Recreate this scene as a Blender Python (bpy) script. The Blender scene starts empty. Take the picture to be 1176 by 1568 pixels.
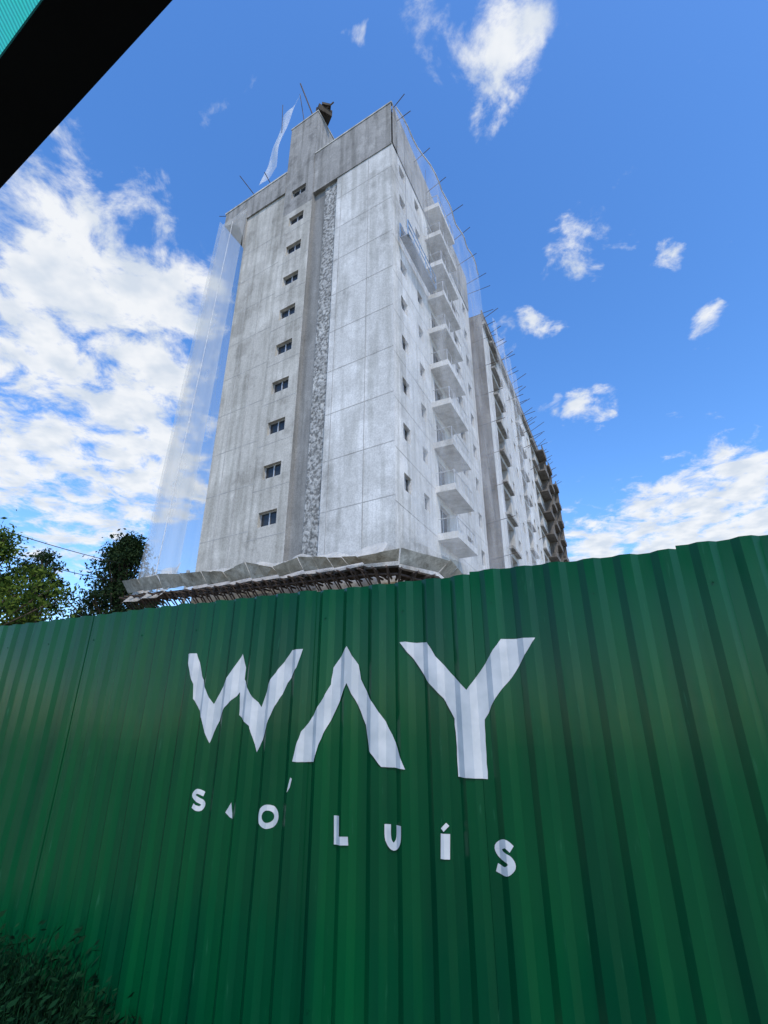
import bpy, math, random
import numpy as np
from mathutils import Vector, noise as mnoise
from mathutils.geometry import tessellate_polygon
random.seed(7); np.random.seed(7)
scene=bpy.context.scene
GZ=-1.6   # ground level (origin is at eye height)
# ---------------- helpers
def link(o):
    scene.collection.objects.link(o); return o
def mesh(name,verts,faces,mat=None,parent=None,smooth=False):
    me=bpy.data.meshes.new(name); me.from_pydata([tuple(v) for v in verts],[],faces); me.update()
    o=link(bpy.data.objects.new(name,me))
    if mat: me.materials.append(mat)
    if smooth: me.polygons.foreach_set('use_smooth',[True]*len(me.polygons))
    if parent: o.parent=parent
    return o
def empty(name):
    return link(bpy.data.objects.new(name,None))
class MB:
    def __init__(s): s.v=[]; s.f=[]
    def add(s,vs,fs):
        n=len(s.v); s.v+= [tuple(v) for v in vs]; s.f+=[tuple(i+n for i in f) for f in fs]
    def hexa(s,p):
        s.add(p,[(0,3,2,1),(4,5,6,7),(0,1,5,4),(1,2,6,5),(2,3,7,6),(3,0,4,7)])
    def rod(s,a,b,r,n=6):
        a=Vector(a); b=Vector(b); d=(b-a).normalized()
        u=d.orthogonal().normalized(); w=d.cross(u)
        vs=[]
        for c in (a,b):
            for i in range(n):
                t=2*math.pi*i/n; vs.append(c+u*math.cos(t)*r+w*math.sin(t)*r)
        s.add(vs,[(i,(i+1)%n,(i+1)%n+n,i+n) for i in range(n)]+[tuple(range(n))[::-1],tuple(range(n,2*n))])
    def obj(s,name,mat,parent=None,smooth=False):
        return mesh(name,s.v,s.f,mat,parent,smooth)
# ---------------- materials
def newmat(name):
    m=bpy.data.materials.new(name); m.use_nodes=True
    nt=m.node_tree; return m,nt,nt.nodes,nt.links,nt.nodes['Principled BSDF']
def ramp(N,stops):
    r=N.new('ShaderNodeValToRGB'); e=r.color_ramp.elements
    e[0].position=stops[0][0]; e[0].color=(*stops[0][1],1)
    e[1].position=stops[-1][0]; e[1].color=(*stops[-1][1],1)
    for p,c in stops[1:-1]:
        x=e.new(p); x.color=(*c,1)
    return r
def plaster(name,c1,c2,scale=.6,stain=.75,rough=.9,bump=.3,fine=14):
    m,nt,N,L,P=newmat(name)
    g=N.new('ShaderNodeNewGeometry')
    n=N.new('ShaderNodeTexNoise'); n.inputs['Scale'].default_value=scale; n.inputs['Detail'].default_value=6; n.inputs['Roughness'].default_value=.7
    L.new(g.outputs['Position'],n.inputs['Vector'])
    r=ramp(N,[(.36,c1),(.47,tuple(a*.4+b*.6 for a,b in zip(c1,c2))),(.50,tuple((a*.6+b*.4) for a,b in zip(c1,c2))),(.64,c2)]); L.new(n.outputs['Fac'],r.inputs['Fac'])
    mp=N.new('ShaderNodeMapping'); mp.inputs['Scale'].default_value=(2.2,2.2,.16); L.new(g.outputs['Position'],mp.inputs['Vector'])
    n2=N.new('ShaderNodeTexNoise'); n2.inputs['Scale'].default_value=1.2; n2.inputs['Detail'].default_value=4; L.new(mp.outputs['Vector'],n2.inputs['Vector'])
    r2=ramp(N,[(.36,(stain,stain,stain*.98)),(.56,(1,1,1))]); L.new(n2.outputs['Fac'],r2.inputs['Fac'])
    mx=N.new('ShaderNodeMix'); mx.data_type='RGBA'; mx.blend_type='MULTIPLY'; mx.inputs[0].default_value=1
    L.new(r.outputs['Color'],mx.inputs[6]); L.new(r2.outputs['Color'],mx.inputs[7])
    n3=N.new('ShaderNodeTexNoise'); n3.inputs['Scale'].default_value=fine; n3.inputs['Detail'].default_value=2; L.new(g.outputs['Position'],n3.inputs['Vector'])
    lo=.86 if bump<.5 else .38
    r3=ramp(N,[(.38,(lo,lo,lo)),(.6,(1.03,1.03,1.03))]); L.new(n3.outputs['Fac'],r3.inputs['Fac'])
    m2=N.new('ShaderNodeMix'); m2.data_type='RGBA'; m2.blend_type='MULTIPLY'; m2.inputs[0].default_value=1
    L.new(mx.outputs[2],m2.inputs[6]); L.new(r3.outputs['Color'],m2.inputs[7])
    L.new(m2.outputs[2],P.inputs['Base Color'])
    if bump>.5:
        b=N.new('ShaderNodeBump'); b.inputs['Strength'].default_value=bump; b.inputs['Distance'].default_value=.05
        L.new(n3.outputs['Fac'],b.inputs['Height']); L.new(b.outputs['Normal'],P.inputs['Normal'])
    P.inputs['Roughness'].default_value=rough; P.inputs['Specular IOR Level'].default_value=.15
    return m
M_white=plaster('white_sealer_plaster',(.43,.425,.405),(.73,.725,.705),.30,.80)
M_warm=plaster('bare_plaster',(.36,.345,.31),(.60,.58,.53),.38,.76)
M_grey=plaster('grey_render',(.22,.215,.205),(.41,.40,.38),.6,.68)
M_greysm=plaster('grey_strip',(.21,.21,.205),(.31,.31,.30),.8,.75)
M_peb=plaster('roughcast',(.28,.28,.27),(.54,.54,.52),1,.85,bump=1,fine=5.5)
M_raw=plaster('raw_block',(.24,.19,.14),(.46,.39,.31),1.2,.7)
M_rawgrey=plaster('raw_concrete',(.10,.09,.08),(.24,.22,.20),1.0,.7)
M_joint=plaster('joint_line',(.30,.29,.275),(.48,.47,.45),1.2,.9)
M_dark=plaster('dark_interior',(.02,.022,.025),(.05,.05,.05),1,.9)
M_beige=plaster('weathered_plywood',(.36,.33,.28),(.68,.66,.60),1.8,.7)
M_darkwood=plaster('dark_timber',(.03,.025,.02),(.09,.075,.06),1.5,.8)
def simple(name,c,rough=.5,metal=0,c2=None,scale=5,spec=.5):
    m,nt,N,L,P=newmat(name)
    g=N.new('ShaderNodeNewGeometry'); n=N.new('ShaderNodeTexNoise'); n.inputs['Scale'].default_value=scale; n.inputs['Detail'].default_value=3
    L.new(g.outputs['Position'],n.inputs['Vector'])
    c2=c2 or tuple(x*.7 for x in c)
    r=ramp(N,[(.35,c2),(.65,c)]); L.new(n.outputs['Fac'],r.inputs['Fac']); L.new(r.outputs['Color'],P.inputs['Base Color'])
    P.inputs['Roughness'].default_value=rough; P.inputs['Metallic'].default_value=metal; P.inputs['Specular IOR Level'].default_value=spec
    return m
M_glass=simple('window_glass',(.03,.035,.04),.2,spec=.35)
M_frame=simple('aluminium_frame',(.55,.56,.57),.4,.3)
M_steel=simple('rusty_steel',(.07,.05,.04),.7)
M_greydeck=simple('galvanised_deck',(.25,.28,.32),.6)
M_rope=simple('white_rope',(.7,.7,.7),.8)
M_black=simple('underside_shade_black',(.004,.004,.005),.6,spec=.1)  # near-black colour carries the shade on the canopy beam's underside
M_bluep=simple('blue_paint',(.16,.34,.62),.5)
M_cable=simple('cable',(.03,.03,.03),.6)
def netmat(name,col,a0,a1,scale=(3,3,.12),tr=.35,weave=None):
    m=bpy.data.materials.new(name); m.use_nodes=True; nt=m.node_tree; N=nt.nodes; L=nt.links; N.clear()
    out=N.new('ShaderNodeOutputMaterial'); mix=N.new('ShaderNodeMixShader'); tp=N.new('ShaderNodeBsdfTransparent')
    d=N.new('ShaderNodeBsdfDiffuse'); t=N.new('ShaderNodeBsdfTranslucent'); m2=N.new('ShaderNodeMixShader'); m2.inputs[0].default_value=tr
    d.inputs[0].default_value=(*col,1); t.inputs[0].default_value=(*col,1)
    L.new(d.outputs[0],m2.inputs[1]); L.new(t.outputs[0],m2.inputs[2])
    g=N.new('ShaderNodeNewGeometry'); mp=N.new('ShaderNodeMapping'); mp.inputs['Scale'].default_value=scale
    L.new(g.outputs['Position'],mp.inputs['Vector']); n=N.new('ShaderNodeTexNoise'); n.inputs['Scale'].default_value=1; n.inputs['Detail'].default_value=3
    L.new(mp.outputs[0],n.inputs['Vector'])
    mr=N.new('ShaderNodeMapRange'); mr.inputs[1].default_value=.3; mr.inputs[2].default_value=.7; mr.inputs[3].default_value=a0; mr.inputs[4].default_value=a1
    L.new(n.outputs['Fac'],mr.inputs[0]); fac=mr.outputs[0]
    if weave:
        wv=N.new('ShaderNodeTexWave'); wv.inputs['Scale'].default_value=weave; wv.inputs['Distortion'].default_value=1.5; L.new(g.outputs['Position'],wv.inputs['Vector'])
        r=ramp(N,[(.2,tuple(c*.6 for c in col)),(.8,col)]); L.new(wv.outputs['Fac'],r.inputs['Fac']); L.new(r.outputs[0],d.inputs[0]); L.new(r.outputs[0],t.inputs[0])
    L.new(fac,mix.inputs[0]); L.new(tp.outputs[0],mix.inputs[1]); L.new(m2.outputs[0],mix.inputs[2])
    L.new(mix.outputs[0],out.inputs[0]); return m
M_net=netmat('white_debris_net',(.70,.70,.68),.30,.42,scale=(.7,.7,.2))
M_netR=netmat('white_debris_net_thin',(.78,.80,.83),.10,.32,scale=(.8,.8,.3))
M_cloth=netmat('gathered_net_fabric',(.62,.61,.58),.35,.85,scale=(2,2,1.5))
M_drape=netmat('draped_net_fabric',(.80,.80,.78),.35,.70,scale=(1.5,1.5,.6))
M_greennet=netmat('green_shade_net',(.05,.62,.46),.85,.97,(30,30,30),.7,weave=35)

# ---------------- building frame (A = along left face going left, B = along right face going back)
C=Vector((.5,20.68,0)); A=Vector((-.855,.519,0)).normalized(); B=Vector((.44,.898,0)).normalized()
NL=Vector((-.519,-.855,0)).normalized(); NR=Vector((.898,-.44,0)).normalized()
V=Vector
def bp(s,b,z,o=0,p=0):
    return C+A*s+B*b+NL*o+NR*p+Vector((0,0,z))
def wall(name,org,d,n,L,z0,z1,ops,mat,parent,depth=.18,frames=True,back=M_glass,div=1):
    xs=sorted(set([0,L]+[o[0] for o in ops]+[o[1] for o in ops]))
    mb=MB(); gb=MB(); fb=MB()
    P=lambda s,z,k=0: org+d*s-n*k+Vector((0,0,z))
    for i in range(len(xs)-1):
        xa,xb=xs[i],xs[i+1]; xm=(xa+xb)/2
        blocked=sorted([(o[2],o[3]) for o in ops if o[0]<xm<o[1]])
        cur=z0
        for (a,b2) in blocked+[(z1,z1)]:
            if a>cur+1e-4: mb.add([P(xa,cur),P(xb,cur),P(xb,a),P(xa,a)],[(0,1,2,3)])
            cur=max(cur,b2)
    for (a,b2,za,zb) in ops:
        k=depth
        q=[P(a,za),P(b2,za),P(b2,zb),P(a,zb)]; w=[P(a,za,k),P(b2,za,k),P(b2,zb,k),P(a,zb,k)]
        mb.add(q+w,[(0,1,5,4),(1,2,6,5),(2,3,7,6),(3,0,4,7)])
        gb.add(w,[(0,1,2,3)])
        if frames:
            t=.05; k2=depth-.05
            def bar(a0,a1,c0,c1):
                fb.hexa([P(a0,c0,depth-.004),P(a1,c0,depth-.004),P(a1,c0,k2),P(a0,c0,k2),P(a0,c1,depth-.004),P(a1,c1,depth-.004),P(a1,c1,k2),P(a0,c1,k2)])
            bar(a+.003,b2-.003,za+.003,za+t); bar(a+.003,b2-.003,zb-t,zb-.003)
            bar(a+.003,a+t,za+t,zb-t); bar(b2-t,b2-.003,za+t,zb-t)
            for j in range(1,div+1):
                c=a+(b2-a)*j/(div+1); bar(c-t*.6,c+t*.6,za+t,zb-t)
    o=mb.obj(name,mat,parent)
    if gb.v: gb.obj(name+'_glass',back,parent)
    if fb.v: fb.obj(name+'_frames',M_frame,parent)
    return o
def box(name,s0,s1,b0,b1,z0,z1,mat,parent,o=0,p=0):
    mb=MB(); mb.hexa([bp(s0,b0,z0,o,p),bp(s1,b0,z0,o,p),bp(s1,b1,z0,o,p),bp(s0,b1,z0,o,p),bp(s0,b0,z1,o,p),bp(s1,b0,z1,o,p),bp(s1,b1,z1,o,p),bp(s0,b1,z1,o,p)])
    return mb.obj(name,mat,parent)
bld=empty('apartment_building')
ZT=38.3; Z0=9.3
wall('left_face_white',bp(0,0,0),A,NL,4.25,5.6,34.2,[],M_white,bld)
wall('left_face_white_top',bp(0,0,0,.06),A,NL,6.4,34.2,ZT,[],M_grey,bld)
box('parapet_soffit',0,6.4,0,.3,34.1,34.2,M_grey,bld,o=.06)
box('right_coping',-.05,6.38,-.02,.22,ZT,ZT+.12,M_warm,bld,o=.08)
wall('roughcast_strip',bp(4.25,0,0,-.14),A,NL,1.1,5.6,35,[],M_peb,bld)
wall('grey_strip',bp(5.35,0,0,-.22),A,NL,.95,5.6,35,[],M_greysm,bld)
mb=MB()
mb.add([bp(4.25,0,5.6),bp(4.25,0,34.2),bp(4.25,0,34.2,-.25),bp(4.25,0,5.6,-.25)],[(0,1,2,3)])
mb.add([bp(5.35,0,5.6,-.14),bp(5.35,0,35,-.14),bp(5.35,0,35,-.25),bp(5.35,0,5.6,-.25)],[(0,1,2,3)])
mb.add([bp(6.3,0,5.6,.1),bp(6.3,0,35,.1),bp(6.3,0,35,-.25),bp(6.3,0,5.6,-.25)],[(0,1,2,3)])
mb.obj('strip_reveals',M_greysm,bld)
ops=[(.7,2.0,10.03-.42+2.8*k,10.03+.42+2.8*k) for k in range(10)]
wall('stair_bay',bp(6.3,0,0,.1),A,NL,2.65,5.6,33.4,ops[:9],M_warm,bld,depth=.22)
wall('stair_bay_upper',bp(6.3,0,0,.1),A,NL,2.65,33.4,36.6,ops[9:],M_grey,bld,depth=.22)
wall('stair_bay_side',bp(8.95,0,0,.1),-NL,A,.1,5.6,ZT,[],M_warm,bld)
wall('left_face_left',bp(8.95,0,0),A,NL,3.9,5.6,36.0,[],M_warm,bld)
wall('stair_tower_front',bp(6.4,0,0,.1),A,NL,2.6,36.6,43.3,[],M_grey,bld)
mb=MB()
mb.add([bp(6.4,0,36.6,.1),bp(6.4,4.5,36.6,.1),bp(6.4,4.5,43.3,.1),bp(6.4,0,43.3,.1)],[(0,1,2,3)])
mb.add([bp(9.0,0,36.6,.1),bp(9.0,4.5,36.6,.1),bp(9.0,4.5,43.3,.1),bp(9.0,0,43.3,.1)],[(0,1,2,3)])
mb.add([bp(6.4,4.5,36.6,.1),bp(9.0,4.5,36.6,.1),bp(9.0,4.5,43.3,.1),bp(6.4,4.5,43.3,.1)],[(0,1,2,3)])
mb.add([bp(6.4,0,43.3,.1),bp(9,0,43.3,.1),bp(9,4.5,43.3,.1),bp(6.4,4.5,43.3,.1)],[(0,1,2,3)])
mb.obj('stair_tower_sides',M_grey,bld)
box('tower_coping',6.35,9.05,-.04,4.55,43.3,43.42,M_warm,bld,o=.1)
mb=MB()
prof=[(12.85,32.9),(13.0,34.2),(13.5,35.4),(14.4,36.4),(15.4,36.8),(15.4,38.15),(8.98,38.15),(8.98,36.0),(12.85,36.0)]
n=len(prof)
fr=[bp(s,0,z,.12) for s,z in prof]; bk=[bp(s,6,z,.12) for s,z in prof]
mb.add(fr+bk,[tuple(range(n)),tuple(range(n,2*n))[::-1]]+[(i,(i+1)%n,(i+1)%n+n,i+n) for i in range(n)])
mb.obj('left_parapet',M_grey,bld)
box('left_coping',8.98,15.5,-.02,.25,38.15,38.3,M_warm,bld,o=.14)
wall('left_end_wall',bp(12.85,0,0),B,A,16,5.6,36.5,[],M_warm,bld)
wall('back_wall',bp(0,16,0),A,-NL,12.85,5.6,ZT,[],M_warm,bld)
mb=MB(); mb.add([bp(0,0,37.5),bp(12.85,0,37.5),bp(12.85,16,37.5),bp(0,16,37.5)],[(0,1,2,3)]); mb.obj('roof_slab',M_grey,bld)
ops=[]
for k in range(9):
    f=Z0+2.8*k
    ops+=[(1.05,1.95,f+1.0,f+1.9),(3.6,4.4,f+1.0,f+1.9),(6.0,7.6,f+.05,f+2.15),(10.9,12.2,f+.9,f+2.0),(14.1,15.0,f+.9,f+2.0)]
wall('right_face',bp(0,0,0),B,NR,16,5.6,34.2,ops,M_white,bld,depth=.2)
wall('right_face_top',bp(0,0,0,0,.06),B,NR,16,34.2,ZT,[],M_grey,bld)
mb=MB(); rb=MB()
for k in range(10):
    f=Z0+2.8*k
    def hx(b0,b1,p0,p1,z0,z1): mb.hexa([bp(0,b0,z0,0,p0),bp(0,b1,z0,0,p0),bp(0,b1,z0,0,p1),bp(0,b0,z0,0,p1),bp(0,b0,z1,0,p0),bp(0,b1,z1,0,p0),bp(0,b1,z1,0,p1),bp(0,b0,z1,0,p1)])
    hx(5.4,8.9,.003,1.15,f-.16,f)
    hx(5.4,8.9,1.03,1.15,f+.002,f+.22); hx(5.4,5.5,.01,1.027,f+.002,f+.22); hx(8.8,8.9,.01,1.027,f+.002,f+.22)
    for b in np.linspace(5.45,8.85,5): rb.rod(bp(0,b,f+.22,0,1.09),bp(0,b,f+1.05,0,1.09),.02)
    rb.rod(bp(0,5.45,f+1.05,0,1.09),bp(0,8.85,f+1.05,0,1.09),.025); rb.rod(bp(0,5.45,f+1.05,0,1.09),bp(0,5.45,f+1.05,0,.05),.025)
mb.obj('balcony_slabs',M_white,bld); rb.obj('balcony_rails',M_frame,bld)
mb=MB()
def hj(s0,s1,z,o): mb.hexa([bp(s0,0,z-.02,o-.01),bp(s1,0,z-.02,o-.01),bp(s1,0,z-.02,o+.006),bp(s0,0,z-.02,o+.006),bp(s0,0,z+.02,o-.01),bp(s1,0,z+.02,o-.01),bp(s1,0,z+.02,o+.006),bp(s0,0,z+.02,o+.006)])
def vj(s,z0,z1,o): mb.hexa([bp(s-.02,0,z0,o-.01),bp(s+.02,0,z0,o-.01),bp(s+.02,0,z0,o+.008),bp(s-.02,0,z0,o+.008),bp(s-.02,0,z1,o-.01),bp(s+.02,0,z1,o-.01),bp(s+.02,0,z1,o+.008),bp(s-.02,0,z1,o+.008)])
for k in range(9):
    z=Z0+.3+2.8*k
    hj(.02,4.22,z,0); hj(8.98,12.83,z,0); hj(6.32,8.93,z-.6,.1)
    for b0,b1 in ((.02,5.3),(9.0,15.98)):
        mb.hexa([bp(0,b0,z-.3,0,-.01),bp(0,b1,z-.3,0,-.01),bp(0,b1,z-.3,0,.006),bp(0,b0,z-.3,0,.006),bp(0,b0,z-.26,0,-.01),bp(0,b1,z-.26,0,-.01),bp(0,b1,z-.26,0,.006),bp(0,b0,z-.26,0,.006)])
vj(1.75,6,34,0); vj(3.85,6,34,0); vj(10.4,6,35.8,0); vj(11.7,6,35.8,0)
mb.obj('panel_joints',M_joint,bld)
ops=[(1+2.8*i,2.4+2.8*i,2.2,3.6) for i in range(4)]
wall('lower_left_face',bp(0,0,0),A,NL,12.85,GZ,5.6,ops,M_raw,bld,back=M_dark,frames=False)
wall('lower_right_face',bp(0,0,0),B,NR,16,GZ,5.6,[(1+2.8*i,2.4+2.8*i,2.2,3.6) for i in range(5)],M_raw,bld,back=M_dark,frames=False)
wall('lower_end',bp(12.85,0,0),B,A,16,GZ,5.6,[],M_raw,bld)
# ---------------- debris tray
tray=empty('debris_catch_platform')
path=[]
for s in np.linspace(16.4,.5,11): path.append((bp(s,0,0,.25),bp(s,0,0,2.0+.2*random.uniform(-1,1)),6.25+.085*s+random.uniform(-.2,.2)))
path.append((bp(0,0,0,.2,.1),bp(0,0,0,1.75,1.15),6.4))
for b in np.linspace(.6,16,8): path.append((bp(0,b,0,0,.25),bp(0,b,0,0,2.1+.1*random.uniform(-1,1)),6.4+random.uniform(-.1,.14)))
deck=MB(); lip=MB(); sup=MB()
for i in range(len(path)-1):
    (i0,o0,z0),(i1,o1,z1)=path[i],path[i+1]
    out0=(o0-i0).normalized(); out1=(o1-i1).normalized()
    a0=o0.lerp(o1,.015); a1=o0.lerp(o1,.985)
    zi=5.8+.085*max(0,11-i)
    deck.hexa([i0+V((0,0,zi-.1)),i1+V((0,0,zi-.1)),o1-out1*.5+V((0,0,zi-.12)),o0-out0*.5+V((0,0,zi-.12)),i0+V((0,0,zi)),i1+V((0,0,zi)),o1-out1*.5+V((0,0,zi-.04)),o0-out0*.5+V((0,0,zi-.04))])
    j0=random.uniform(-.05,.05); j1=random.uniform(-.05,.05)
    lo0=a0-out0*.5+V((0,0,zi+.12+j1*.5)); lo1=a1-out1*.5+V((0,0,zi+.12-j1*.5)); hi0=a0+V((0,0,z0+j0)); hi1=a1+V((0,0,z1+j1))
    nseg=2
    for sgm in range(nseg):
        f0=sgm/nseg+(.008 if sgm else 0); f1=(sgm+1)/nseg-.004
        k_=out0*random.uniform(-.03,.03)+V((0,0,random.uniform(-.03,.03)))
        p0=lo0.lerp(lo1,f0); p1=lo0.lerp(lo1,f1); p3=hi0.lerp(hi1,f0)+k_; p2=hi0.lerp(hi1,f1)+k_
        lip.hexa([p0,p1,p1+out1*.04,p0+out0*.04,p3,p2,p2+out1*.04,p3+out0*.04])
    for f in (.02,.35,.68):
        p=i0.lerp(i1,f); q=o0.lerp(o1,f)
        sup.rod(p+V((0,0,zi-1.3)),q.lerp(p,.25)+V((0,0,zi-.15)),.04); sup.rod(p+V((0,0,zi-.2)),q+V((0,0,zi-.2)),.05)
        sup.rod(p.lerp(q,.5)+V((0,0,zi-.7)),p.lerp(q,.9)+V((0,0,zi-.2)),.03)
    sup.rod(i0.lerp(o0,.6)+V((0,0,zi-.25)),i1.lerp(o1,.6)+V((0,0,zi-.33)),.05)
    sup.rod(i0.lerp(o0,.35)+V((0,0,zi-.75)),i1.lerp(o1,.35)+V((0,0,zi-.83)),.04)
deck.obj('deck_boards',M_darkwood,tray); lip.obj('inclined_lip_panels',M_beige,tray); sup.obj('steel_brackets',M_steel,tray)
sk=MB()
def skirt(pts,outf):
    for i in range(len(pts)-1):
        (p0,t0),(p1,t1)=pts[i],pts[i+1]; o=outf
        a0=p0+V((0,0,t0)); a1=p1+V((0,0,t1)); b0=p0+o*.45+V((0,0,6.7)); b1=p1+o*.45+V((0,0,6.7)); c0=p0+o*.9+V((0,0,6.2)); c1=p1+o*.9+V((0,0,6.2))
        sk.add([a0,a1,b1,b0,c1,c0],[(0,1,2,3),(3,2,4,5)])
skirt([(bp(s,0,0,.25+.06*math.sin(s*5.1)),7.15+.05*s+.35*mnoise.noise(V((s*.7,0,0)))+.06*mnoise.noise(V((s*2.5,3,0)))) for s in np.linspace(12.5,.2,90)],NL)
skirt([(bp(s,0,0,1.0+.15*math.sin(s*4.1)),7.7+.5*(16-s)/3.5+.25*mnoise.noise(V((s*1.2,20,0)))) for s in np.linspace(16.2,12.6,50)],NL)
skirt([(bp(0,b,0,0,.25+.06*math.sin(b*5.3)),7.0+.2*mnoise.noise(V((b*.8,7,0)))+.06*mnoise.noise(V((b*2.5,9,0)))) for b in np.linspace(.2,15.5,90)],NR)
sk.obj('gathered_net',M_cloth,tray,True)
# ---------------- hanging nets
net=empty('debris_netting')
def sheet(name,f,nu,nv,mat,parent):
    vs=[f(i/nu,j/nv) for j in range(nv+1) for i in range(nu+1)]
    fs=[(j*(nu+1)+i,j*(nu+1)+i+1,(j+1)*(nu+1)+i+1,(j+1)*(nu+1)+i) for j in range(nv) for i in range(nu)]
    return mesh(name,vs,fs,mat,parent,True)
sheet('left_net',lambda u,v: bp((12.7+u*(2.7))*(1-v)+(12.9+u*3.5)*v,0,36.8-v*29.3,.3+.7*v+.05*math.sin(u*17+v)*v,0),26,12,M_net,net)
sheet('left_side_net',lambda u,v: bp(15.4*(1-v)+16.4*v+.05*math.sin(u*19)*v,6*u-.2,36.8-v*29.3,.4+.5*v,0),20,8,M_net,net)
def rp(u): return .25+1.1*min(1,u*3.0)
sheet('right_net',lambda u,v: bp(0,.1+15.7*u,37.9-1.3*math.sin(min(1,u*1.2)*math.pi)*(1-v)-v*30.6,0,rp(u)+.08*math.sin(u*30)+.5*v),60,10,M_netR,net)
rb=MB()
for i in range(24):
    f=lambda u: bp(0,.1+15.7*u,37.9-1.3*math.sin(min(1,u*1.2)*math.pi),0,rp(u)+.08*math.sin(u*30))
    rb.rod(f(i/24),f((i+1)/24),.05,5)
rb.rod(bp(14.2,0,36.4,.3),bp(14.9,0,7.8,1.0),.02,5)
rb.obj('net_head_rope',M_rope,net)
# net draped from the tower-top poles down to the left roof edge
sheet('tower_draped_net',lambda u,v: V((-6.7,25.0,47.9)).lerp(V((-8.15,25.6,45.6)),u).lerp(V((-8.3,25.8,39.6)).lerp(V((-9.6,26.6,38.6)),u),v)+V((-.35*math.sin(v*3.1)*(1-u)-.08*math.sin(v*11+u*3),.12*math.sin(u*6+v*5),-.5*math.sin(u*3.14)*(1-v))),12,18,M_drape,net)
rb=MB()
for u in (0.03,.22,.38,.55,.7,.85,1):
    b=.1+15.6*u; rb.rod(bp(0,b,37.2,0,.1),bp(0,b+.1,37.9+random.uniform(-.2,.5),0,rp(u)+.45+random.uniform(-.2,.3)),.028)
for k in range(0,10):
    z=11+2.8*k; rb.rod(bp(0,15.9,z,0,.1),bp(0,16.2,z+.4,0,2.0+random.uniform(-.3,.3)),.025)
rb.rod((-6.77,24.5,48.0),(-5.4,24.5,43.4),.05); rb.rod((-8.3,25.5,47),(-8.1,25.5,43.4),.03); rb.rod((-6.9,25.2,47.9),(-6.2,25.0,43.4),.03)
rb.rod(bp(12.2,.3,38),bp(13.0,-1.3,39.4),.03); rb.rod(bp(10.6,.3,38),bp(11.0,-.6,39.2),.03); rb.rod(bp(14.9,.2,38),bp(16.2,-.2,38.4),.025)
rb.rod(bp(.2,.2,37.9),bp(-.9,.2,38.8),.03)
rb.obj('net_poles',M_steel,net)
# hoist on tower
h=empty('roof_hoist'); mb=MB()
def hexw(mb,c,x,y,z,rot=0):
    cr,sr=math.cos(rot),math.sin(rot); vs=[]
    for dz in (-z,z):
        for dx,dy in ((-x,-y),(x,-y),(x,y),(-x,y)): vs.append((c[0]+dx*cr-dy*sr,c[1]+dx*sr+dy*cr,c[2]+dz))
    mb.hexa(vs)
hexw(mb,(-4.75,24.6,43.95),.55,.5,.35,.5); hexw(mb,(-4.5,24.3,44.42),.35,.3,.12,.2)
mb.obj('winch_housing',M_darkwood,h); mb=MB()
mb.rod((-5.6,24.7,43.45),(-3.9,24.0,44.6),.06); mb.rod((-5.5,25.2,43.45),(-5.3,24.6,45.0),.05); mb.rod((-5.3,24.6,45.0),(-4.2,24.2,44.4),.04)
mb.obj('jib_frame',M_steel,h)
ss=empty('suspended_scaffold'); mb=MB()
for zz in (26.4,27.0,27.5):
    for p in (.2,.7): mb.rod(bp(0,.6,zz,0,p),bp(0,5.2,zz,0,p),.03)
for b in np.linspace(.6,5.2,6):
    for p in (.2,.7): mb.rod(bp(0,b,26.4,0,p),bp(0,b,27.5,0,p),.025)
mb.obj('guard_rails',M_bluep,ss); mb=MB()
mb.hexa([bp(0,.6,26.3,0,.2),bp(0,5.2,26.3,0,.2),bp(0,5.2,26.3,0,.7),bp(0,.6,26.3,0,.7),bp(0,.6,26.36,0,.2),bp(0,5.2,26.36,0,.2),bp(0,5.2,26.36,0,.7),bp(0,.6,26.36,0,.7)]); mb.obj('deck',M_greydeck,ss)
mb=MB(); mb.rod(bp(0,1,27.5,0,.45),bp(0,1,38,0,.45),.012); mb.rod(bp(0,4.9,27.5,0,.45),bp(0,4.9,38,0,.45),.012); mb.obj('cables',M_cable,ss)

# ---------------- far wing
w2=empty('apartment_building')
O2=bp(0,16.25,0,0,1.05); B2=V((.435,.900,0)).normalized(); N2=V((.9,-.435,0)).normalized(); LW=39.3; H2=33.8
def q(b,z,p=0): return O2+B2*b+N2*p+V((0,0,z))
ops=[]
for k in range(9):
    f=7.0+2.8*k
    for b in (2.2,12,21,29,35.5): ops.append((b,b+2.6,f+.1,f+2.3))
    for b in (6.5,9.4,16.3,18.6,26): ops.append((b,b+.9,f+1,f+2))
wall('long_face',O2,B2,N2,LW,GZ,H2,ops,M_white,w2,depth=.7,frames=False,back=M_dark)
wall('near_end_wall',O2-N2*10,N2,-B2,10,GZ,H2,[],M_rawgrey,w2)
wall('far_end_wall',O2+B2*LW-N2*10,N2,B2,10,GZ,H2,[],M_grey,w2)
mb=MB(); mb.add([q(0,H2-.3),q(LW,H2-.3),q(LW,H2-.3,-10),q(0,H2-.3,-10)],[(0,1,2,3)]); mb.obj('roof',M_grey,w2)
mb=MB(); rb=MB(); jb=MB()
def hq(mb,b0,b1,p0,p1,z0,z1): mb.hexa([q(b0,z0,p0),q(b1,z0,p0),q(b1,z0,p1),q(b0,z0,p1),q(b0,z1,p0),q(b1,z1,p0),q(b1,z1,p1),q(b0,z1,p1)])
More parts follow.
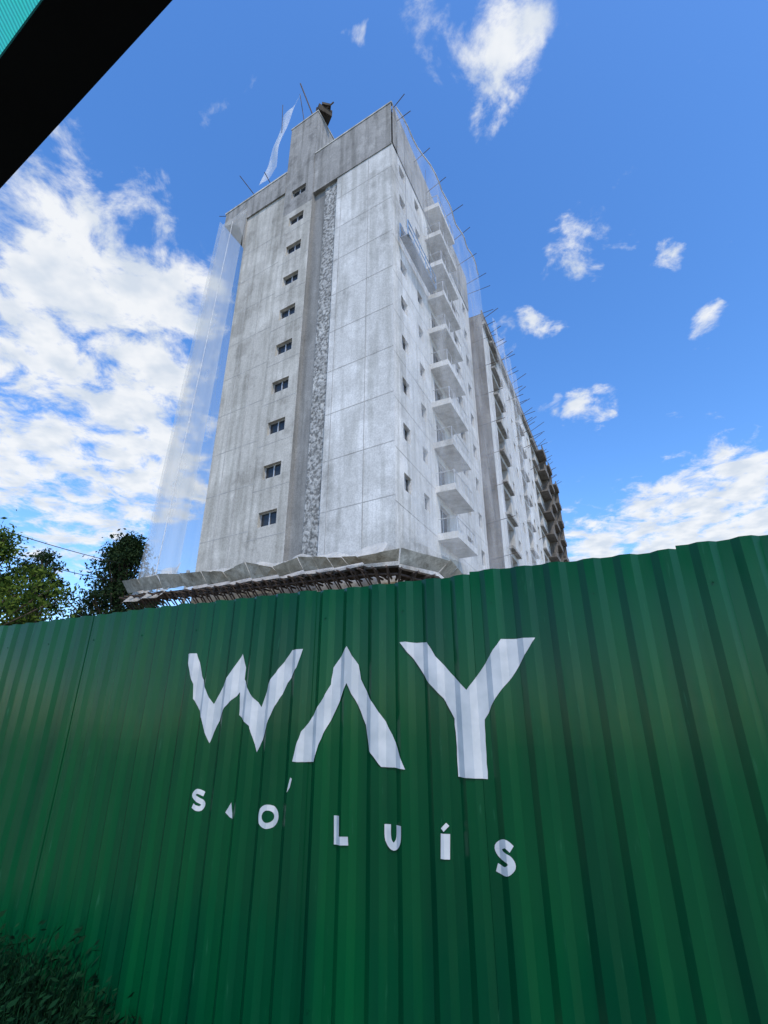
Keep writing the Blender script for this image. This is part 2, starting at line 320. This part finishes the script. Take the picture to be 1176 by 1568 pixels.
for k in range(10):
    f=7.0+2.8*k
    for b in (24,28.6,35.0):
        hq(mb,b,b+3.2,.003,1.0,f-.1,f+.06); hq(mb,b,b+3.2,.9,1.0,f+.062,f+.6+random.uniform(-.15,.15))
        if k<9: hq(mb,b+3.0,b+3.19,.01,.85,f+.064,f+2.68)
    for b in (2.0,11.7,20.7): hq(jb,b,b+3.1,.003,.35,f-.12,f+.08)
    for b in np.arange(.3,LW,2.6):
        if k in (9,) or random.random()<.12: rb.rod(q(b,f+.3,-.1),q(b+.2,f+.9+random.uniform(-.2,.3),1.4+random.uniform(-.4,.5)),.03)
hq(jb,0,LW,.003,.3,H2-1.2,H2-.9)
mb.obj('raw_balconies',M_rawgrey,w2); jb.obj('slab_edges',M_grey,w2)
hq2=MB(); hq(hq2,-.05,LW,.003,.12,H2-.85,H2+.35); hq2.obj('unfinished_parapet',M_rawgrey,w2)
for b in np.arange(.4,LW,2.1): rb.rod(q(b,H2-.3,0),q(b+.3,H2+.6+random.uniform(-.3,.3),1.5+random.uniform(-.4,.4)),.028)
rb.obj('projecting_props',M_steel,w2)
sheet('wing_net',lambda u,v: q(.3+9*u,H2-.5-v*27,.9+.15*math.sin(u*20)+.3*v),24,6,M_netR,w2)

# ---------------- fence
FD=V((.911,-.413,0)).normalized(); FN=V((-.413,-.911,0)).normalized(); F0=V((0,2.9,0))
PER=1/6.; prof=[(0,0),(.32,0),(.52,1),(.80,1),(1.0,0)]
DEP=.022
def dent(t,z): return .009*mnoise.noise(V((t*.9,z*.8,3.1)))+.004*mnoise.noise(V((t*2.3,z*1.7,9.)))
def depth(t):
    x=((t+.49)/PER)%1.0
    for (a,da),(b,db) in zip(prof,prof[1:]):
        if a<=x<=b: return DEP*(da+(db-da)*(x-a)/(b-a))
    return 0
def fp(t,z,o=0): return F0+FD*t+FN*(depth(t)+dent(t,z)-DEP*.5+o)+V((0,0,z))
def breaks(t0,t1):
    out=[t0]; k=math.floor((t0+.49)/PER)-1
    while True:
        base=-.49+k*PER
        if base>t1: break
        for a,_ in prof[:-1]:
            x=base+a*PER
            if t0+1e-5<x<t1-1e-5: out.append(x)
        k+=1
    out.append(t1); return out
m,nt,N,L,P=newmat('green_painted_steel')
g=N.new('ShaderNodeNewGeometry'); mp=N.new('ShaderNodeMapping'); mp.inputs['Scale'].default_value=(3,3,.35); L.new(g.outputs['Position'],mp.inputs[0])
n=N.new('ShaderNodeTexNoise'); n.inputs['Scale'].default_value=1.5; n.inputs['Detail'].default_value=6; L.new(mp.outputs[0],n.inputs['Vector'])
r=ramp(N,[(.32,(.0003,.040,.017)),(.5,(.0004,.052,.019)),(.68,(.0005,.064,.020))]); L.new(n.outputs['Fac'],r.inputs['Fac'])
n2=N.new('ShaderNodeTexNoise'); n2.inputs['Scale'].default_value=14; n2.inputs['Detail'].default_value=6; L.new(mp.outputs[0],n2.inputs['Vector'])
r2=ramp(N,[(.67,(0,0,0)),(.75,(.7,.7,.7))]); L.new(n2.outputs['Fac'],r2.inputs['Fac'])
mx=N.new('ShaderNodeMix'); mx.data_type='RGBA'; L.new(r2.outputs['Color'],mx.inputs[0]); L.new(r.outputs['Color'],mx.inputs[6]); mx.inputs[7].default_value=(.012,.09,.045,1)
L.new(mx.outputs[2],P.inputs['Base Color'])
r3=ramp(N,[(.3,(.14,)*3),(.7,(.24,)*3)]); L.new(n2.outputs['Fac'],r3.inputs['Fac']); L.new(r3.outputs['Color'],P.inputs['Roughness'])
P.inputs['Specular IOR Level'].default_value=.2
M_fence=m
fence=empty('corrugated_metal_fence')
tt=-16.49
pi_=0
while tt<7:
    t0,t1=tt,tt+1.0
    br=breaks(t0,t1+.03); top=.782+random.uniform(-.010,.012); sl=random.uniform(-.010,.010)
    zs=list(np.linspace(GZ,top,26)); vs=[]; o=.004*(pi_%2)
    for z in zs:
        for t in br:
            zz=z+((t-t0)*sl+.006*mnoise.noise(V((t*7,1,1))) if z==zs[-1] else 0)
            vs.append(fp(t,zz,o))
    nb=len(br); fs=[(j*nb+i,j*nb+i+1,(j+1)*nb+i+1,(j+1)*nb+i) for j in range(len(zs)-1) for i in range(nb-1)]
    mesh('sheet_panel',vs,fs,M_fence,fence); tt+=1; pi_+=1
mb=MB()
for t in np.arange(-16,8,2.0):
    p=F0+FD*t-FN*.09; mb.rod(p+V((0,0,GZ)),p+V((0,0,.7)),.04)
for z in (-1.2,-.2,.6): mb.rod(F0+FD*-16-FN*.05+V((0,0,z)),F0+FD*7.5-FN*.05+V((0,0,z)),.022)
mb.obj('posts_and_rails',M_steel,fence)
mb=MB()
for t0 in np.arange(-16.49,8,PER*3):
    for z in (-1.2,.6):
        t=t0+PER*.67; p=fp(t,z,.003); mb.rod(p,p+FN*.005,.0045)
mb.obj('screws',M_fence,fence)
# lettering, in fence-plane coordinates (t along the fence, z height), millimetres
P_=lambda s:[(int(a.split(',')[0])/1000,int(a.split(',')[1])/1000) for a in s.split()]
LET={'letter_w':[(-1.432,0.45),(-1.347,0.446),(-1.287,0.3),(-1.163,0.133),(-1.09,0.258),(-1.021,0.345),(-0.981,0.426),(-0.944,0.342),(-0.945,0.272),(-0.875,0.187),(-0.799,0.109),(-0.756,0.24),(-0.701,0.301),(-0.609,0.43),(-0.521,0.428),(-0.559,0.325),(-0.626,0.239),(-0.73,0.037),(-0.758,-0.044),(-0.807,-0.133),(-0.862,0.005),(-0.957,0.067),(-0.97,0.197),(-1.062,0.108),(-1.122,0.005),(-1.161,-0.089),(-1.232,0.05),(-1.333,0.166),(-1.344,0.254)],
'letter_a':P_('-226,426 -157,322 -139,245 -102,175 -11,59 45,-36 122,-194 -11,-186 -79,-115 -107,11 -156,110 -220,226 -282,111 -335,11 -384,-87 -416,-175 -546,-174 -527,-89 -506,-22 -427,72 -364,154 -329,223 -320,315'),
'letter_y':P_('102,428 258,418 303,345 377,259 462,171 532,259 654,410 822,406 711,252 603,128 538,34 533,-224 391,-218 386,40 336,133 251,225 188,317'),
'small_a_worn':P_('-953,-393 -928,-472 -951,-467 -987,-443'),
'scuff':P_('-553,-252 -541,-258 -554,-300 -571,-325')}
STR={'small_s':(P_('-1154,-360 -1191,-345 -1212,-366 -1183,-388 -1150,-410 -1170,-434 -1212,-419'),.0253),
'small_o':(P_('-688,-445 -641,-442 -692,-402'),.0276),
'small_l':(P_('-268,-418 -264,-526 -190,-521'),.0368),
'small_u':(P_('18,-438 21,-503 48,-530 76,-502 80,-439'),.0322),
'small_i':(P_('317,-456 312,-556'),.040),'small_i_accent':(P_('305,-441 329,-418'),.018),
'small_s_end':(P_('622,-492 592,-474 559,-492 571,-518 607,-534 616,-557 585,-579 546,-568'),.033)}
M_letter=simple('white_sign_paint',(.51,.53,.565),.5,c2=(.39,.42,.455),scale=8,spec=.2)
def clip(poly,t,keep_right):
    out=[]
    for i in range(len(poly)):
        p,q_=poly[i],poly[(i+1)%len(poly)]
        ip=(p[0]>=t)==keep_right or p[0]==t; iq=(q_[0]>=t)==keep_right or q_[0]==t
        if ip: out.append(p)
        if ip!=iq:
            k=(t-p[0])/(q_[0]-p[0]); out.append((t,p[1]+k*(q_[1]-p[1])))
    return out
def paint(mb,poly):
    tris=tessellate_polygon([[V((x,y,0)) for x,y in poly]])
    for tr in tris:
        T=[poly[i] for i in tr]; t0=min(p[0] for p in T); t1=max(p[0] for p in T)
        br=breaks(t0,t1)
        for a,b in zip(br,br[1:]):
            c=clip(clip(T,a,True),b,False) if b-a>1e-6 else []
            if len(c)>=3:
                vs=[]
                for x,z in c:
                    xx=min(max(x,a+1e-6),b-1e-6); vs.append(fp(xx,z,.0068))
                mb.add(vs,[tuple(range(len(vs)))])
def rough_edge(poly,amp=.0035,step=.03):
    out=[]
    for i in range(len(poly)):
        p=Vector(poly[i]); q_=Vector(poly[(i+1)%len(poly)]); n=max(1,int((q_-p).length/step)); nn=Vector((-(q_-p).y,(q_-p).x)).normalized() if (q_-p).length>0 else Vector((0,0))
        for k in range(n):
            c=p.lerp(q_,k/n); o=mnoise.noise(V((c.x*25,c.y*25,4)))*amp
            out.append((c.x+nn.x*o,c.y+nn.y*o))
    return out
def catmull(pts,sub=5):
    P0=[Vector(p) for p in pts]; out=[]
    for i in range(len(P0)-1):
        a=P0[max(0,i-1)]; b=P0[i]; c=P0[i+1]; d=P0[min(len(P0)-1,i+2)]
        for k in range(sub):
            t=k/sub; out.append(tuple(.5*((2*b)+(c-a)*t+(2*a-5*b+4*c-d)*t*t+(3*b-a-3*c+d)*t**3)))
    out.append(tuple(P0[-1])); return out
sign=empty('painted_sign_lettering')
for k,v in LET.items():
    mb=MB(); paint(mb,rough_edge(v)); mb.obj(k,M_letter,sign)
for k,(pts,w) in STR.items():
    if k=='small_o':
        c0,rx,ry=Vector(pts[0]),Vector(pts[1])-Vector(pts[0]),Vector(pts[2])-Vector(pts[0])
        pts=[tuple(c0+rx*math.cos(a)+ry*math.sin(a)) for a in np.linspace(0,2*math.pi,25)]
    elif k in ('small_s','small_u','small_s_end'): pts=catmull(pts)
    mb=MB(); n=len(pts); L_=[];R_=[]
    closed=(Vector(pts[0])-Vector(pts[-1])).length<1e-3
    for i in range(n):
        a=Vector(pts[i-1] if i>0 else (pts[-2] if closed else pts[0])); b=Vector(pts[i+1] if i<n-1 else (pts[1] if closed else pts[-1]))
        d1=(Vector(pts[i])-a); d2=(b-Vector(pts[i]))
        d1=d1.normalized() if d1.length>0 else d2.normalized(); d2=d2.normalized() if d2.length>0 else d1
        d=(d1+d2).normalized(); nn=Vector((-d.y,d.x)); sc=1/max(.6,nn.dot(Vector((-d1.y,d1.x))))
        c=Vector(pts[i]); L_.append(tuple(c+nn*w/2*sc)); R_.append(tuple(c-nn*w/2*sc))
    for i in range(n-1): paint(mb,[L_[i],L_[i+1],R_[i+1],R_[i]])
    mb.obj(k,M_letter,sign)

# ---------------- ground
m,nt,N,L,P=newmat('dry_earth')
g=N.new('ShaderNodeNewGeometry'); n=N.new('ShaderNodeTexNoise'); n.inputs['Scale'].default_value=.8; n.inputs['Detail'].default_value=5; L.new(g.outputs['Position'],n.inputs['Vector'])
r=ramp(N,[(.35,(.16,.13,.09)),(.5,(.26,.22,.17)),(.65,(.07,.10,.04))]); L.new(n.outputs['Fac'],r.inputs['Fac']); L.new(r.outputs['Color'],P.inputs['Base Color']); P.inputs['Roughness'].default_value=.95
mesh('ground',[(-1500,-1500,GZ),(1500,-1500,GZ),(1500,1500,GZ),(-1500,1500,GZ)],[(0,1,2,3)],m)

# ---------------- weeds
def leafmat(name,c1,c2,tr=.3,rough=.7):
    m=bpy.data.materials.new(name); m.use_nodes=True; nt=m.node_tree; N=nt.nodes; L=nt.links; P=N['Principled BSDF']
    g=N.new('ShaderNodeNewGeometry'); r=ramp(N,[(0,c1),(1,c2)]); L.new(g.outputs['Random Per Island'],r.inputs['Fac']); L.new(r.outputs['Color'],P.inputs['Base Color'])
    P.inputs['Roughness'].default_value=rough; P.inputs['Specular IOR Level'].default_value=.1; t=N.new('ShaderNodeBsdfTranslucent'); L.new(r.outputs['Color'],t.inputs[0]); mx=N.new('ShaderNodeMixShader'); mx.inputs[0].default_value=tr
    L.new(P.outputs[0],mx.inputs[1]); L.new(t.outputs[0],mx.inputs[2]); L.new(mx.outputs[0],N['Material Output'].inputs[0]); return m
mb=MB()
for i in range(12000):
    t=random.uniform(-4.4,-.62); off=abs(random.gauss(0,.30))+.04
    hmax=.54*max(.42,min(1,(-.5-t)/1.5))*random.uniform(.35,1)*(1-.35*min(1,off))*(1+.6*mnoise.noise(V((t*3,off*3,0))))
    base=F0+FD*t+FN*off+V((0,0,GZ)); ang=random.uniform(0,6.28); lean=random.uniform(.1,.6)*hmax
    d=V((math.cos(ang),math.sin(ang),0)); w=random.uniform(.003,.006); sd=V((-d.y,d.x,0))*w
    if random.random()<.25:
        m1=base+d*lean*.4+V((0,0,hmax*.6)); tip=base+d*lean+V((0,0,hmax))
        mb.add([base-sd,base+sd,m1+sd*.8,m1-sd*.8,tip],[(0,1,2,3),(3,2,4)])
    else:
        c=base+d*lean+V((0,0,hmax*random.uniform(.4,1))); s_=random.uniform(.008,.024); nrm=V((random.uniform(-1,1),random.uniform(-1,1),random.uniform(.2,1))).normalized(); u=nrm.orthogonal().normalized(); w_=nrm.cross(u)
        mb.add([c-u*s_*1.4,c+w_*s_*.6,c+u*s_*1.4,c-w_*s_*.6],[(0,1,2,3)])
mb.obj('weeds',leafmat('weed_leaf',(.002,.014,.006),(.008,.052,.020),rough=.9))

# ---------------- trees
M_bark=simple('bark',(.10,.075,.05),.9)
def tree(name,base,H,R,leafc,conic=False,nclump=60,nleaf=110,ls=.16,crown0=.3):
    root=empty(name); base=V(base); mb=MB()
    pts=[base+V((.12*math.sin(k*1.3)*k/5,.1*math.cos(k*1.7)*k/5,H*.95*k/6)) for k in range(7)]
    for k in range(6):
        r0=.022*H*(1-k/6.5); mb.rod(pts[k],pts[k+1]+V((0,0,.02)),r0,8)
    lv=MB()
    for c in range(nclump):
        h=crown0+(1-crown0)*random.random()**(1.0 if not conic else 1.15)
        if conic: rad=R*(1-((h-crown0)/(1-crown0)))**.8*random.uniform(.35,1.08)+.12
        else:
            q_=(h-crown0)/(1-crown0); rad=R*math.sqrt(max(0.02,1-(2*q_-.85)**2/1.4))*random.uniform(.25,1.1)
        a=random.uniform(0,6.28); cc=base+V((math.cos(a)*rad,math.sin(a)*rad,H*h))
        st=pts[min(6,int(h*5.2))]
        mb.rod(st,cc,.003*H,5)
        cr=(.5 if not conic else .34)*R*.42*random.uniform(.6,1.3)
        for l in range(nleaf):
            d=V((random.gauss(0,1),random.gauss(0,1),random.gauss(0,.6)))*cr*.6
            p=cc+d; s_=ls*random.uniform(.5,1.2); nrm=V((random.gauss(0,1),random.gauss(0,1),random.gauss(.4,1))).normalized(); u=nrm.orthogonal().normalized()
            ang=random.uniform(0,3.1); w_=nrm.cross(u); u2=u*math.cos(ang)+w_*math.sin(ang); w2_=nrm.cross(u2)
            lv.add([p-u2*s_,p+w2_*s_*.45,p+u2*s_,p-w2_*s_*.45],[(0,1,2,3)])
    mb.obj('trunk_and_limbs',M_bark,root); lv.obj('foliage',leafc,root)
LG=leafmat('leaf_bright',(.015,.05,.008),(.12,.17,.025)); LD=leafmat('leaf_dark',(.006,.020,.008),(.03,.055,.018))
tree('broadleaf_tree',(-18.5,22.5,GZ),9.9,3.3,LG,nclump=120,nleaf=150,ls=.13,crown0=.3)
tree('broadleaf_tree',(-20.1,29,GZ),11.1,2.0,LD,nclump=60,nleaf=110,ls=.12,crown0=.4)
tree('pine_tree',(-18.7,35.5,GZ),14.4,5.0,LD,conic=True,nclump=260,nleaf=80,ls=.15,crown0=.3)
tree('broadleaf_tree',(-25.5,38,GZ),9.5,4,LD,nclump=60,nleaf=90,ls=.2,crown0=.3)
pl=empty('power_line'); mb=MB()
for (a,b,sag) in (((-19.5,18,8.6),(-17.5,44,12.6),.6),((-19.5,18.2,7.6),(-17.5,44,11.3),.7)):
    pr=None
    for k in range(25):
        f=k/24; p=V(a).lerp(V(b),f)-V((0,0,sag*4*f*(1-f)))
        if pr: mb.rod(pr,p,.022,5)
        pr=p
mb.obj('wires',M_cable,pl); mb=MB(); mb.rod((-19.5,18,GZ),(-19.5,18,9),.14,10); mb.rod((-17.5,44,GZ),(-17.5,44,12.9),.16,10); mb.obj('posts',M_warm,pl)

# ---------------- shade canopy overhead
cn=empty('shade_canopy')
e0=V((-1.164,1.041,1.5)); e1=V((-.4725,.6045,1.5)); dd=(e1-e0).normalized(); pp=V((dd.y,-dd.x,0))
if pp.y>0: pp=-pp
mb=MB(); s0=e0-dd*2.0; s1=e1+dd*2.5; W=.155
mb.hexa([s0,s1,s1+pp*W,s0+pp*W,s0+V((0,0,.05)),s1+V((0,0,.05)),s1+pp*W+V((0,0,.05)),s0+pp*W+V((0,0,.05))])
mb.rod(s0,V((s0.x,s0.y,GZ)),.04)
mb.obj('edge_beam',M_black,cn)
mb=MB(); mb.add([s0+V((0,0,.06)),s1+V((0,0,.06)),s1+pp*2+V((0,0,.25)),s0+pp*2+V((0,0,.25))],[(0,1,2,3)]); mb.obj('green_netting',M_greennet,cn)

# ---------------- world
el=math.radians(52); az=V((.30,-.95,0)).normalized(); S=V((az.x*math.cos(el),az.y*math.cos(el),math.sin(el)))
w=bpy.data.worlds.new('World'); scene.world=w; w.use_nodes=True; nt=w.node_tree; N=nt.nodes; L=nt.links
bg=N['Background']; sky=N.new('ShaderNodeTexSky'); sky.sky_type='NISHITA'; sky.sun_disc=False; sky.sun_elevation=el; sky.sun_rotation=math.atan2(az.x,az.y); sky.air_density=1.0; sky.dust_density=.6; sky.ozone_density=2.5
tc=N.new('ShaderNodeTexCoord')
def math_(op,a,b=None,c=None):
    x=N.new('ShaderNodeMath'); x.operation=op
    for i,k in enumerate((a,b,c)):
        if k is None: continue
        if isinstance(k,(int,float)): x.inputs[i].default_value=k
        else: L.new(k,x.inputs[i])
    return x.outputs[0]
nv=N.new('ShaderNodeVectorMath'); nv.operation='NORMALIZE'; L.new(tc.outputs['Generated'],nv.inputs[0])
sx=N.new('ShaderNodeSeparateXYZ'); L.new(nv.outputs[0],sx.inputs[0])
zz=math_('ADD',math_('MAXIMUM',sx.outputs[2],0.0),.12)
cx=N.new('ShaderNodeCombineXYZ'); L.new(math_('DIVIDE',sx.outputs[0],zz),cx.inputs[0]); L.new(math_('DIVIDE',sx.outputs[1],zz),cx.inputs[1])
wn=N.new('ShaderNodeTexNoise'); wn.inputs['Scale'].default_value=12; wn.inputs['Detail'].default_value=4; L.new(nv.outputs[0],wn.inputs['Vector'])
ws=N.new('ShaderNodeVectorMath'); ws.operation='MULTIPLY_ADD'; L.new(wn.outputs['Color'],ws.inputs[0]); ws.inputs[1].default_value=(.14,.14,.14); ws.inputs[2].default_value=(-.07,-.07,-.07)
wa=N.new('ShaderNodeVectorMath'); wa.operation='ADD'; L.new(nv.outputs[0],wa.inputs[0]); L.new(ws.outputs[0],wa.inputs[1])
wd=N.new('ShaderNodeVectorMath'); wd.operation='NORMALIZE'; L.new(wa.outputs[0],wd.inputs[0])
# cloud banks: azimuth, elevation, angular radius (degrees), density
CL=[(-40,41,10,1.3),(-31,41,9,1.3),(-40,32,10,1.08),(-31,33,10.5,1.22),(-37,24,10.5,1.12),(-28,26,10.5,1.2),(-33,19,8,1.0),(-35,47,5.5,.85),
(12,65,5,.80),(22,64,5.8,.84),(18,61,3.6,.78),(-7,66,2.0,.8),(-44,50,3.6,.78),(-29,57,3.1,.6),(29,47,4.4,1.02),(21,41,2.7,.85),(22,33,2.6,.85),(26,32,3.2,.95),
(37,18,10.2,1.25),(31,17,8.2,1.25),(25,16,7.2,1.15),(40,24,2.6,.8),(39,36,2.6,.66),(37,43,2.0,.70),(17,41,4.1,.6)]
tot=None
for azd,eld,ang,wt in CL:
    a_,e_=math.radians(azd),math.radians(eld); ca=math.cos(math.radians(ang))
    dt=N.new('ShaderNodeVectorMath'); dt.operation='DOT_PRODUCT'; L.new(wd.outputs[0],dt.inputs[0]); dt.inputs[1].default_value=(math.sin(a_)*math.cos(e_),math.cos(a_)*math.cos(e_),math.sin(e_))
    mr=N.new('ShaderNodeMapRange'); mr.inputs[1].default_value=ca; mr.inputs[2].default_value=1.0; mr.inputs[4].default_value=wt
    L.new(dt.outputs['Value'],mr.inputs[0])
    tot=mr.outputs[0] if tot is None else math_('SMOOTH_MAX',tot,mr.outputs[0],.15)
n1=N.new('ShaderNodeTexNoise'); n1.inputs['Scale'].default_value=8; n1.inputs['Detail'].default_value=7; n1.inputs['Roughness'].default_value=.64; n1.inputs['Distortion'].default_value=.3; L.new(cx.outputs[0],n1.inputs['Vector'])
val=math_('ADD',math_('MULTIPLY',n1.outputs['Fac'],2.6),math_('MULTIPLY',math_('SUBTRACT',tot,1.0),.9))
mr=N.new('ShaderNodeMapRange'); mr.interpolation_type='SMOOTHSTEP'; mr.inputs[1].default_value=.85; mr.inputs[2].default_value=1.46; L.new(val,mr.inputs[0])
n2=N.new('ShaderNodeTexNoise'); n2.inputs['Scale'].default_value=11; n2.inputs['Detail'].default_value=3; L.new(cx.outputs[0],n2.inputs['Vector'])
cr=ramp(N,[(.35,(.70,.77,.86)),(.6,(.94,.96,.98))]); L.new(n2.outputs['Fac'],cr.inputs['Fac'])
sc=N.new('ShaderNodeVectorMath'); sc.operation='SCALE'; L.new(cr.outputs['Color'],sc.inputs[0]); sc.inputs[3].default_value=6.6
hs=N.new('ShaderNodeHueSaturation'); hs.inputs['Hue'].default_value=.506; hs.inputs['Saturation'].default_value=1.27; hs.inputs['Value'].default_value=2.0; L.new(sky.outputs[0],hs.inputs['Color'])
mx=N.new('ShaderNodeMix'); mx.data_type='RGBA'; L.new(math_('MULTIPLY',mr.outputs[0],.95),mx.inputs[0]); L.new(hs.outputs[0],mx.inputs[6]); L.new(sc.outputs[0],mx.inputs[7])
L.new(mx.outputs[2],bg.inputs['Color']); bg.inputs['Strength'].default_value=.15
w.cycles.sampling_method='MANUAL'; w.cycles.sample_map_resolution=512
sun=bpy.data.lights.new('sun','SUN'); sun.energy=3.0; sun.angle=math.radians(.5); sun.color=(1,.92,.79)
so=link(bpy.data.objects.new('sun',sun)); so.rotation_euler=S.to_track_quat('Z','Y').to_euler()
# ---------------- camera
cam=bpy.data.cameras.new('camera'); co=link(bpy.data.objects.new('camera',cam)); scene.camera=co
cam.sensor_fit='VERTICAL'; cam.sensor_height=36; cam.lens=17.91; cam.clip_end=5000; cam.clip_start=.05
co.location=(0,0,0); co.rotation_euler=(math.radians(90+22.9),0,0)
scene.view_settings.view_transform='Standard'; scene.view_settings.look='None'; scene.view_settings.exposure=0
